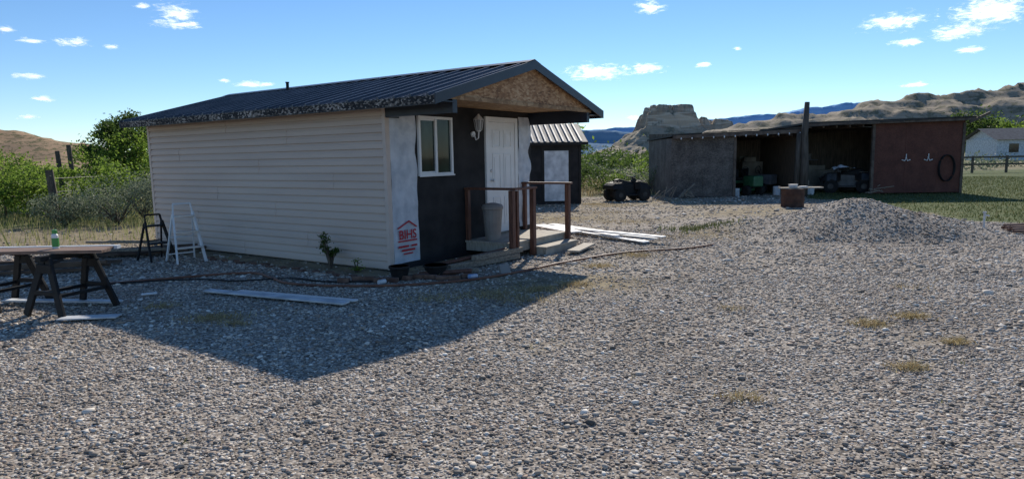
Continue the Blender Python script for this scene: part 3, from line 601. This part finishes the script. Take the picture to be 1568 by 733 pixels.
# ------------------------------------------------------------------ vegetation
LM_green=leafmat('leaves_green',[(0,(.08,.13,.02)),(.5,(.17,.27,.04)),(1,(.28,.37,.07))],.62)
LM_dark=leafmat('leaves_dark',[(0,(.03,.055,.014)),(.6,(.08,.13,.028)),(1,(.14,.20,.045))],.5)
LM_sage=leafmat('leaves_sage',[(0,(.09,.12,.075)),(.5,(.18,.22,.14)),(1,(.28,.31,.21))],.35)
LM_grass=leafmat('grass_blades',[(0,(.065,.085,.03)),(.6,(.11,.14,.05)),(1,(.21,.19,.09))],.35)
LM_dry=leafmat('dry_grass',[(0,(.26,.19,.09)),(.5,(.44,.34,.17)),(1,(.6,.5,.28))],.3)
M_barkt=mat('tree_bark',(.06,.045,.032),(.14,.11,.08),scale=6,stretch=(4,4,1),bump=.5)
def crown(cx,cy,z0,z1,rad,nclump,nleaf,spread,seed=None):
    C=[]
    for i in range(nclump):
        while True:
            p=rng.uniform(-1,1,3)
            if (p**2).sum()<1 and (p**2).sum()>.12: break
        C.append((cx+p[0]*rad,cy+p[1]*rad,(z0+z1)/2+p[2]*(z1-z0)/2*.9))
    C=np.array(C); rr_=rng.uniform(.5,1.4,nclump)
    idx=rng.integers(0,nclump,nleaf); P=C[idx]+rng.normal(size=(nleaf,3))*(spread*rr_[idx])[:,None]*np.array([1,1,.75])
    P[:,2]=np.maximum(P[:,2],.05)
    return C,P
def tree(name,x,y,h,rad,base=.3,ncl=26,nl=3500,ls=.06,m=LM_green,trunk=.09):
    E=empty(name); C,P=crown(x,y,h*base,h,rad,ncl,nl,rad*.2)
    V,F=leafgeo(P,ls); npmesh('foliage',V,F,m,parent=E)
    q=MB(); top=Vector((x+.1*rad,y,h*.8)); q.tube([(x,y,-.1),(x+.03,y,h*.25),(x-.02,y,h*.5),top],[trunk,trunk*.75,trunk*.5,trunk*.12],8)
    for c in C[:14]:
        t=random.uniform(.25,.65); s=Vector((x,y,h*t)); e=Vector(c); mdl=(s+e)/2+Vector((0,0,.1*h)); q.tube([s,mdl,e],[trunk*.4,trunk*.25,trunk*.06],5)
    q.obj('trunk',M_barkt,E,smooth=True); return E
def bush(name,x,y,h,rad,nl=900,ls=.04,m=LM_sage,ncl=14,asp=.4):
    E=empty(name); C,P=crown(x,y,h*.12,h,rad,ncl,nl,rad*.22); V,F=leafgeo(P,ls,asp); npmesh('foliage',V,F,m,parent=E)
    q=MB()
    for c in C: q.tube([(x,y,0),((x+c[0])/2,(y+c[1])/2,c[2]*.6),tuple(c)],[.02,.012,.004],5)
    q.obj('stems',M_barkt,E); return E
tree('cottonwood_tree',-16.5,28,4.0,1.5,.12,46,12000,.065,LM_dark,.12)
tree('cottonwood_tree',-15.3,26.5,3.1,1.1,.12,30,6000,.06,LM_green)
for (x,y,h,r_) in [(-16.3,21,1.9,.9),(-14.2,22.5,2.15,1.0),(-13,24,2.1,1.0),(-18.5,23,2.3,1.1),(-12.0,25,2.3,.9),(-20.5,26,2.4,1.3),(-16,25.5,2.5,1.2),(-22,25,2.4,1.2),(-15.,20.2,1.6,.8),(-18.,20.5,1.7,.9),(-12.9,20.8,1.6,.8),(-16.8,22.8,2.1,1.),(-20.2,22.6,2.1,1.)]:
    tree('willow_sapling',x,y,h,r_,.08,20,2600,.05,LM_green,.04)
for (x,y,h,r_) in [(-11.0,18.2,1.3,1.0),(-9.9,18.9,1.35,.95),(-12.6,18.4,.9,.8),(-9.0,19.6,1.2,.8),(-11.6,20.5,1.4,1.)]:
    bush('sagebrush',x,y,h,r_,3200,.036,LM_sage,22)
bush('shrub',*(HC+aa*1.05-bb*.28),.62,.15,700,.024,LM_dark,16,.35)
p=HC+aa*.45-bb*.3; bush('shrub',p[0],p[1],.2,.14,160,.018,LM_green,6)
for i in range(26):
    x=random.uniform(3.6,11); y=random.uniform(28.5,44); bush('sagebrush',x,y,random.uniform(.7,1.5),random.uniform(.6,1.1),900,.06,random.choice([LM_sage,LM_sage,LM_green,LM_dark]),10)
tree('elm_tree',1.6,36,4.1,2.0,.2,26,3000,.1,LM_green); tree('elm_tree',3.6,39,2.9,1.0,.2,20,2000,.08,LM_dark)
for (x,y,h,r_) in [(82,118,8.0,4.6),(90,122,7.2,4.5),(99,122,8,5),(70,112,4.6,2.6),(92,110,5.5,3.5),(37,70,2.4,1.6),(64,130,4.2,3)]:
    tree('distant_elm_tree',x,y,h,r_,.1,36,4200,.24,LM_dark if x!=90 else LM_green,.3)
def clumps(n_,x0,x1,y0,y1,hs,leaf,ls,flat=.7):
    xs_=rng.uniform(x0,x1,n_); ys_=rng.uniform(y0,y1,n_); o=[]
    for x,y in zip(xs_,ys_):
        h=rng.uniform(*hs); p=rng.normal(size=(leaf,3))*np.array([h*.55,h*.55,h*.33])+np.array([x,y,h*.45]); p[:,2]=np.clip(p[:,2],.03,None); o.append(p)
    return np.concatenate(o)
A=clumps(220,-75,-9,30,110,(.8,1.9),120,.1); B=clumps(200,6,85,45,120,(.5,1.3),90,.1); C_=clumps(420,-300,420,120,420,(1.0,2.8),60,.1); C2=clumps(60,4,40,60,110,(1.2,2.4),160,.1)
V,F=leafgeo(A,.12,.5); npmesh('distant_willow_thicket',V,F,LM_green)
V,F=leafgeo(B,.13,.5); npmesh('sagebrush_plain',V,F,LM_sage)
V,F=leafgeo(C_,.45,.6); V2,F2=leafgeo(C2,.2,.5); npmesh('distant_trees',np.concatenate([V,V2]),np.concatenate([F,F2+len(V)]),LM_dark)
def filt(x0,x1,y0,y1,n_,f):
    x=rng.uniform(x0,x1,n_); y=rng.uniform(y0,y1,n_); k=rng.uniform(size=n_)<f(x,y); return np.stack([x[k],y[k],gz(x[k],y[k])],1)
P=filt(9,30,13,40,60000,lawn); V,F=bladegeo(P,.06,.012); npmesh('lawn_grass',V,F,LM_grass)
P=filt(-26,-6,13,32,30000,lambda x,y:(scrub(x,y)*.8+.3*dirt(x,y))*(~infoot(x,y))); V,F=bladegeo(P,.26,.009); npmesh('wild_grass',V,F,leafmat('wild_grass_blades',[(0,(.13,.17,.05)),(.5,(.24,.27,.1)),(1,(.42,.36,.19))],.45))
P=filt(1,22,26.5,46,16000,lambda x,y:scrub(x,y)*.8); V,F=bladegeo(P,.3,.014); npmesh('wild_grass',V,F,LM_dry)
Ps=[]
for (x,y,r_,k_) in [(-3.25,6.95,.22,420),(-2.9,6.7,.12,120),(3.5,6.25,.14,300),(4.05,6.5,.13,300),(3.9,5.6,.09,170),(3.1,4.95,.11,200),(1.6,4.35,.14,110),(1.35,9.9,.2,300),(.35,8.2,.2,400),(.8,8.5,.16,300),(-.3,7.9,.35,500),(.1,7.6,.3,300),(-1.0,7.8,.3,250),(2.1,10.9,.25,300),(-4.2,7.6,.15,160),(2.4,7.0,.1,60),(4.9,7.9,.2,60),(2.9,16.5,.8,700),(2.6,19.5,.9,700),(3.4,21.8,.8,600),(2.9,22.6,.4,500),(4.0,13.2,.6,320),(1.5,17.5,.8,400),(6,24,.8,300),(-1.2,9.42,.1,300),(-8.5,13.5,1.1,600),(3.0,13.3,.5,200)]:
    p=np.zeros((k_,3)); p[:,0]=x+rng.normal(size=k_)*r_*.7; p[:,1]=y+rng.normal(size=k_)*r_*.5; p[:,2]=gz(p[:,0],p[:,1])+.012; Ps.append(p)
P=np.concatenate(Ps); P=P[~infoot(P[:,0],P[:,1])]; V,F=bladegeo(P,.045,.005,1.6); npmesh('straw_tufts',V,F,LM_dry)
p=filt(-5.5,6,3.0,16,5200,lambda x,y:np.clip(dirt(x,y)*1.6,.03,.8)); p[:,2]+=.005; V,F=bladegeo(np.repeat(p,3,0)+rng.normal(size=(len(p)*3,3))*np.array([.02,.02,0]),.025,.004,1.2); npmesh('gravel_weeds',V,F,leafmat('weed_blades',[(0,(.08,.11,.03)),(.5,(.18,.18,.07)),(1,(.4,.32,.16))],.4))
P=np.concatenate([rng.normal(size=(450,3))*np.array([.45,.3,0])+np.array([4.2,14.6,.05])]); P[:,2]=gz(P[:,0],P[:,1]); V,F=bladegeo(P,.10,.01); npmesh('weed_patch',V,F,LM_grass)

E=empty('wire_fence'); q=MB()
for (x,y,h,r_) in [(-13.6,19.4,1.55,.12),(-16.6,24.2,2.2,.09),(-15.9,23.8,2.4,.09),(-20,22,1.9,.09),(-12.4,27,1.5,.07)]: q.tube([(x,y,0),(x+.03,y,h*.5),(x-.02,y,h)],[r_,r_*.92,r_*.85],8)
q.obj('posts',M_barkt,E)
q=MB()
for z_ in (.5,.9,1.3): q.tube([(-20,22,z_),(-13.6,19.4,z_),(-12.4,27,z_)],.005,4)
q.obj('wires',M_frame,E)
E=empty('rail_fence'); q=MB()
for i in range(16):
    x=30+i*2.4; q.box(x-.06,x+.06,46,46.12,0,1.2)
q.beam((29,45.98,1.1),(67,45.98,1.1),.04,.12); q.beam((29,45.98,.6),(67,45.98,.6),.04,.12); q.obj('rails',M_barkt,E)
E=empty('distant_ranch_house',(66.5,90,0),-.15); q=MB(); q.box(0,14,0,8,0,3.0); q.add([(13.9,0,3),(13.9,8,3),(13.9,4,4.4),(.1,0,3),(.1,8,3),(.1,4,4.4)],[(0,1,2),(5,4,3)]); q.obj('walls',M_dirtywhite,E)
q=MB(); q.add([(-.6,-.6,2.85),(14.6,-.6,2.85),(14.6,4,4.5),(-.6,4,4.5),(14.6,8.6,2.85),(-.6,8.6,2.85)],[(0,1,2,3),(3,2,4,5)]); q.obj('roof',mat('shingle',(.08,.085,.10),(.13,.14,.155),scale=3,rough=.95,spec=.1),E)
q=MB(); q.box(1.5,2.7,-.03,0,1.1,2.3); q.box(5,6.6,-.03,0,1.1,2.3); q.box(8.2,9.2,-.03,0,.1,2.2); q.box(11,12.4,-.03,0,1.1,2.3); q.obj('windows',M_glass,E)

# ------------------------------------------------------------------ distant landforms
def rockmat(name,cliff,talus,veg,vs_=.12,band=.25,n0=.45,n1=.8):
    m,n=nt(name); out=N(n,'ShaderNodeOutputMaterial'); b=N(n,'ShaderNodeBsdfPrincipled'); L(n,b.outputs[0],out.inputs[0]); b.inputs['Roughness'].default_value=.95; b.inputs['Specular IOR Level'].default_value=.1
    co=coords(n); ge=N(n,'ShaderNodeNewGeometry'); sx=N(n,'ShaderNodeSeparateXYZ'); L(n,ge.outputs['Normal'],sx.inputs[0])
    mp=N(n,'ShaderNodeMapping'); mp.inputs['Scale'].default_value=(.01,.01,band); L(n,co,mp.inputs[0])
    t=N(n,'ShaderNodeTexNoise'); t.inputs['Scale'].default_value=1.; t.inputs['Detail'].default_value=6; L(n,mp.outputs[0],t.inputs[0])
    r1=ramp(n,[(.35,cliff[0]),(.46,cliff[1]),(.5,cliff[0]),(.56,cliff[2]),(.65,cliff[1])]); L(n,t.outputs['Fac'],r1.inputs[0])
    mr=N(n,'ShaderNodeMapRange'); L(n,sx.outputs[2],mr.inputs[0]); mr.inputs[1].default_value=n0; mr.inputs[2].default_value=n1; mr.inputs[4].default_value=.8
    mx=N(n,'ShaderNodeMix'); mx.data_type='RGBA'; L(n,mr.outputs[0],mx.inputs[0]); L(n,r1.outputs[0],mx.inputs[6]); mx.inputs[7].default_value=(*talus,1)
    t2=N(n,'ShaderNodeTexNoise'); t2.inputs['Scale'].default_value=vs_; t2.inputs['Detail'].default_value=7; t2.inputs['Roughness'].default_value=.75; L(n,co,t2.inputs[0])
    r2=ramp(n,[(.50,(0,0,0)),(.56,(1,1,1))]); L(n,t2.outputs['Fac'],r2.inputs[0])
    mu=N(n,'ShaderNodeMath',operation='MULTIPLY'); L(n,r2.outputs[0],mu.inputs[0]); L(n,mr.outputs[0],mu.inputs[1])
    m2=N(n,'ShaderNodeMix'); m2.data_type='RGBA'; L(n,mu.outputs[0],m2.inputs[0]); L(n,mx.outputs[2],m2.inputs[6]); m2.inputs[7].default_value=(*veg,1); L(n,m2.outputs[2],b.inputs['Base Color'])
    return m
def fbm(x,y,s,o=5,seed=0):
    return mn.fractal(Vector((x*s+seed,y*s-seed,seed*.37)),1.0,2.1,o)
def terrace(h,step,k=.65):
    q_=h/step; f=q_-math.floor(q_); g_=f**3*(f*(f*6-15)+10); return step*(math.floor(q_)+(1-k)*f+k*g_)
def ridgeline(name,prof,Yc,depf,depb,m,nx_=220,ny_=46,rough=.12,ns=.012,cliff=0,seed=1.,ter=0):
    px=[p[0] for p in prof]; pz=[p[1] for p in prof]; xs_=np.linspace(px[0],px[-1],nx_); V=[]
    for j in range(ny_):
        v=j/(ny_-1); yy_=Yc-depf+(depf+depb)*v
        for x in xs_:
            base=np.interp(x,px,pz)
            d=(yy_-Yc)/(depf if yy_<Yc else depb); d=abs(d)
            ero=abs(fbm(x,yy_,ns,4,seed))
            dd=min(1,d*(1+.9*ero)+.0)
            if cliff: sh=(1.0 if dd<.28 else (1-cliff)*(1-(dd-.36)/.64) if dd>.36 else 1-(dd-.28)/.08*cliff)
            else: sh=(1-dd)**1.15
            z_=base*max(0,sh)+base*rough*fbm(x,yy_,ns*2.5,5,seed+3)*(.2+sh)*min(1,(1-d)*3)
            if ter: z_=terrace(z_,ter)+.6*fbm(x,yy_,.11,3,4)
            V.append((x,yy_,max(z_,-1) if d<.995 else -1))
    V=np.array(V); I,J=np.meshgrid(np.arange(nx_-1),np.arange(ny_-1)); q_=(J*nx_+I).ravel(); F=np.stack([q_,q_+1,q_+nx_+1,q_+nx_],1)
    return npmesh(name,V,F,m,smooth=False)
RM_tan=rockmat('badland_rock',((.25,.20,.15),(.42,.35,.27),(.52,.45,.36)),(.35,.29,.215),(.12,.12,.075),.14,.22)
RM_butte=rockmat('butte_rock',((.28,.22,.165),(.42,.35,.27),(.52,.455,.365)),(.36,.30,.22),(.15,.14,.09),.05,.12,.55,.85)
RM_red=rockmat('red_hill_rock',((.30,.19,.12),(.42,.28,.18),(.46,.33,.22)),(.38,.26,.16),(.09,.10,.045),.35)
RM_blue=mat('distant_rock_blue_haze',(.26,.44,.70),(.34,.53,.80),scale=.004,rough=1,stretch=(1,1,12),spec=0)  # blue is aerial haze painted into the far mesa's base colour
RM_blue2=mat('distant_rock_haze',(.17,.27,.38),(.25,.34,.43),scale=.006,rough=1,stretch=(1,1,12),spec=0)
ridgeline('hill',[(-420,34),(-330,31),(-260,22),(-215,18.5),(-196,16),(-180,13),(-165,8.5),(-152,4.5),(-142,1.5),(-125,0)],255,75,120,RM_red,nx_=260,ns=.03)
ridgeline('badlands_ridge',[(165,12),(187,24),(205,27),(230,31),(243,37),(262,34),(285,39),(310,44),(330,47),(360,49),(385,51),(420,54),(440,54),(465,55),(500,53),(560,56),(700,60),(900,50)],600,190,160,RM_tan,nx_=460,ny_=80,ns=.012,rough=.14,ter=7.5)
def butte():
    V=[];nx_,ny_=280,130; xs_=np.linspace(110,390,nx_); ys_=np.linspace(785,1045,ny_)
    for y in ys_:
        for x in xs_:
            w=5*fbm(x,y,.02,4,2)+4*fbm(x,y,.09,4,5)+2.0*abs(fbm(x,y,.22,3,9))
            dx=max(190-x,x-242,0); dy=max(880-y,y-940,0); d=math.hypot(dx,dy)+w
            capz=np.interp(d,[-8,0,3,5,9,12,45,90],[68,66.5,57,55,43,37,13,-2])
            dx2=max(200-x,x-296,0); dy2=max(890-y,y-945,0); d2=math.hypot(dx2,dy2)+w*1.3
            sh=np.interp(d2,[-5,0,3,8,12,55,95],[54,52,45,41,33,8,-2])-max(0,x-248)*.17
            V.append((x,y,max(capz,sh,-2)+1.1*fbm(x,y,.1,4,8)))
    V=np.array(V); I,J=np.meshgrid(np.arange(nx_-1),np.arange(ny_-1)); q_=(J*nx_+I).ravel(); F=np.stack([q_,q_+1,q_+nx_+1,q_+nx_],1)
    npmesh('butte',V,F,RM_butte)
butte()
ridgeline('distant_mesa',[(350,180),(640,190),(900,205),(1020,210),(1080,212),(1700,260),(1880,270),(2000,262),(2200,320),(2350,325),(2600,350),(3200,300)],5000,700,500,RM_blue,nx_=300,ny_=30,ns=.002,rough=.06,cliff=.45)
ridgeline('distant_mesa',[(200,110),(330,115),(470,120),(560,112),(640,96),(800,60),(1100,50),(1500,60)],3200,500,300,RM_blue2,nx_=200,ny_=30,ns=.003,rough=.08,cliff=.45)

# ------------------------------------------------------------------ clouds
m,n=nt('cloud_vapour'); out=N(n,'ShaderNodeOutputMaterial')
tr=N(n,'ShaderNodeBsdfTransparent'); tl=N(n,'ShaderNodeBsdfTranslucent'); tl.inputs[0].default_value=(.86,.88,.91,1); df=N(n,'ShaderNodeBsdfDiffuse'); df.inputs[0].default_value=(.6,.62,.65,1)
ad=N(n,'ShaderNodeAddShader'); L(n,tl.outputs[0],ad.inputs[0]); L(n,df.outputs[0],ad.inputs[1])
gc=coords(n,None,'Generated'); mp=N(n,'ShaderNodeMapping'); mp.inputs['Location'].default_value=(-.5,-.5,-.5); L(n,gc,mp.inputs[0])
le=N(n,'ShaderNodeVectorMath',operation='LENGTH'); L(n,mp.outputs[0],le.inputs[0])
ge=N(n,'ShaderNodeNewGeometry'); m3=N(n,'ShaderNodeMapping'); m3.inputs['Scale'].default_value=(.014,.014,.045); L(n,ge.outputs['Position'],m3.inputs[0])
tn=N(n,'ShaderNodeTexNoise'); tn.inputs['Scale'].default_value=1.; tn.inputs['Detail'].default_value=10; tn.inputs['Roughness'].default_value=.7; tn.inputs['Distortion'].default_value=.5; L(n,m3.outputs[0],tn.inputs[0])
a1=N(n,'ShaderNodeMath',operation='MULTIPLY_ADD'); L(n,le.outputs['Value'],a1.inputs[0]); a1.inputs[1].default_value=-.9; L(n,tn.outputs['Fac'],a1.inputs[2])
mr=N(n,'ShaderNodeMapRange'); mr.interpolation_type='SMOOTHSTEP'; L(n,a1.outputs[0],mr.inputs[0]); mr.inputs[1].default_value=.17; mr.inputs[2].default_value=.52; mr.inputs[4].default_value=.95
ms=N(n,'ShaderNodeMixShader'); L(n,mr.outputs[0],ms.inputs[0]); L(n,tr.outputs[0],ms.inputs[1]); L(n,ad.outputs[0],ms.inputs[2]); L(n,ms.outputs[0],out.inputs[0])
M_cloud=m
CE=empty('clouds')
CL=[(-.49,.219,.095,.022),(-.49,.203,.12,.012),(-.717,.132,.07,.008),(-.70,.099,.05,.008),(-.725,.072,.05,.006),(-.622,.024,.10,.014),(-.745,.2,.045,.008),(-.647,.181,.07,.011),(-.707,.183,.055,.008),(-.588,.173,.04,.006),(-.538,.23,.04,.008),(-.39,.115,.08,.008),(-.425,.121,.03,.005),(-.362,.114,.04,.005),
(.13,.124,.14,.022),(.204,.128,.09,.013),(.211,.215,.06,.016),(.313,.236,.14,.014),(.57,.189,.14,.022),(.67,.174,.12,.020),(.715,.203,.17,.040),(.593,.159,.08,.009),(.685,.146,.07,.009),(.288,.131,.04,.007),(.612,.097,.06,.007),(.189,.055,.06,.007),(.34,.154,.02,.004),(.2,.042,.04,.004)]
for bx,ez,w_,h_ in CL:
    Dd=4000; c=Vector((bx*Dd,Dd,ez*Dd)); w2=w_*Dd*.62; h2=h_*Dd*.9
    r_=Vector((0,0,1)).cross(-c).normalized(); u_=(c).cross(r_).normalized()
    if u_.z<0: u_=-u_
    q=MB(); q.add([-r_*w2-u_*h2,r_*w2-u_*h2,r_*w2+u_*h2,-r_*w2+u_*h2],[(0,1,2,3)]); o=q.obj('cloud',M_cloud,CE); o.location=c

# ------------------------------------------------------------------ light, sky, camera
sd=Vector((.74,3.67,2.48)).normalized(); el=math.asin(sd.z); az=math.atan2(sd.x,sd.y)
w=D.worlds.new('World'); SC.world=w; w.use_nodes=True; n=w.node_tree; n.nodes.clear()
o=N(n,'ShaderNodeOutputWorld'); bg=N(n,'ShaderNodeBackground'); sk=N(n,'ShaderNodeTexSky'); sk.sky_type='NISHITA'; sk.sun_disc=False
sk.sun_elevation=el; sk.sun_rotation=az; sk.air_density=1.0; sk.dust_density=0.; sk.ozone_density=4.0; sk.altitude=1600
hs=N(n,'ShaderNodeHueSaturation'); hs.inputs['Saturation'].default_value=1.10; L(n,sk.outputs[0],hs.inputs['Color'])
L(n,hs.outputs[0],bg.inputs[0]); bg.inputs[1].default_value=.13; L(n,bg.outputs[0],o.inputs[0])
li=D.lights.new('sun','SUN'); li.energy=5.0; li.angle=math.radians(.6); li.color=(1,.92,.80); so=D.objects.new('sun',li); COL.objects.link(so); so.rotation_euler=(-sd).to_track_quat('-Z','Y').to_euler(); so.location=(0,0,30)
cam=D.cameras.new('camera'); cam.sensor_width=36; cam.lens=22.96; cam.clip_end=30000; cam.clip_start=.05
cobj=D.objects.new('camera',cam); COL.objects.link(cobj); cobj.location=(0,0,1.70)
cobj.rotation_euler=(Matrix.Rotation(math.radians(90-7.21),3,'X')@Matrix.Rotation(math.radians(-1.0),3,'Z')).to_euler()
SC.camera=cobj
SC.view_settings.view_transform='Standard'; SC.view_settings.look='None'; SC.view_settings.exposure=0
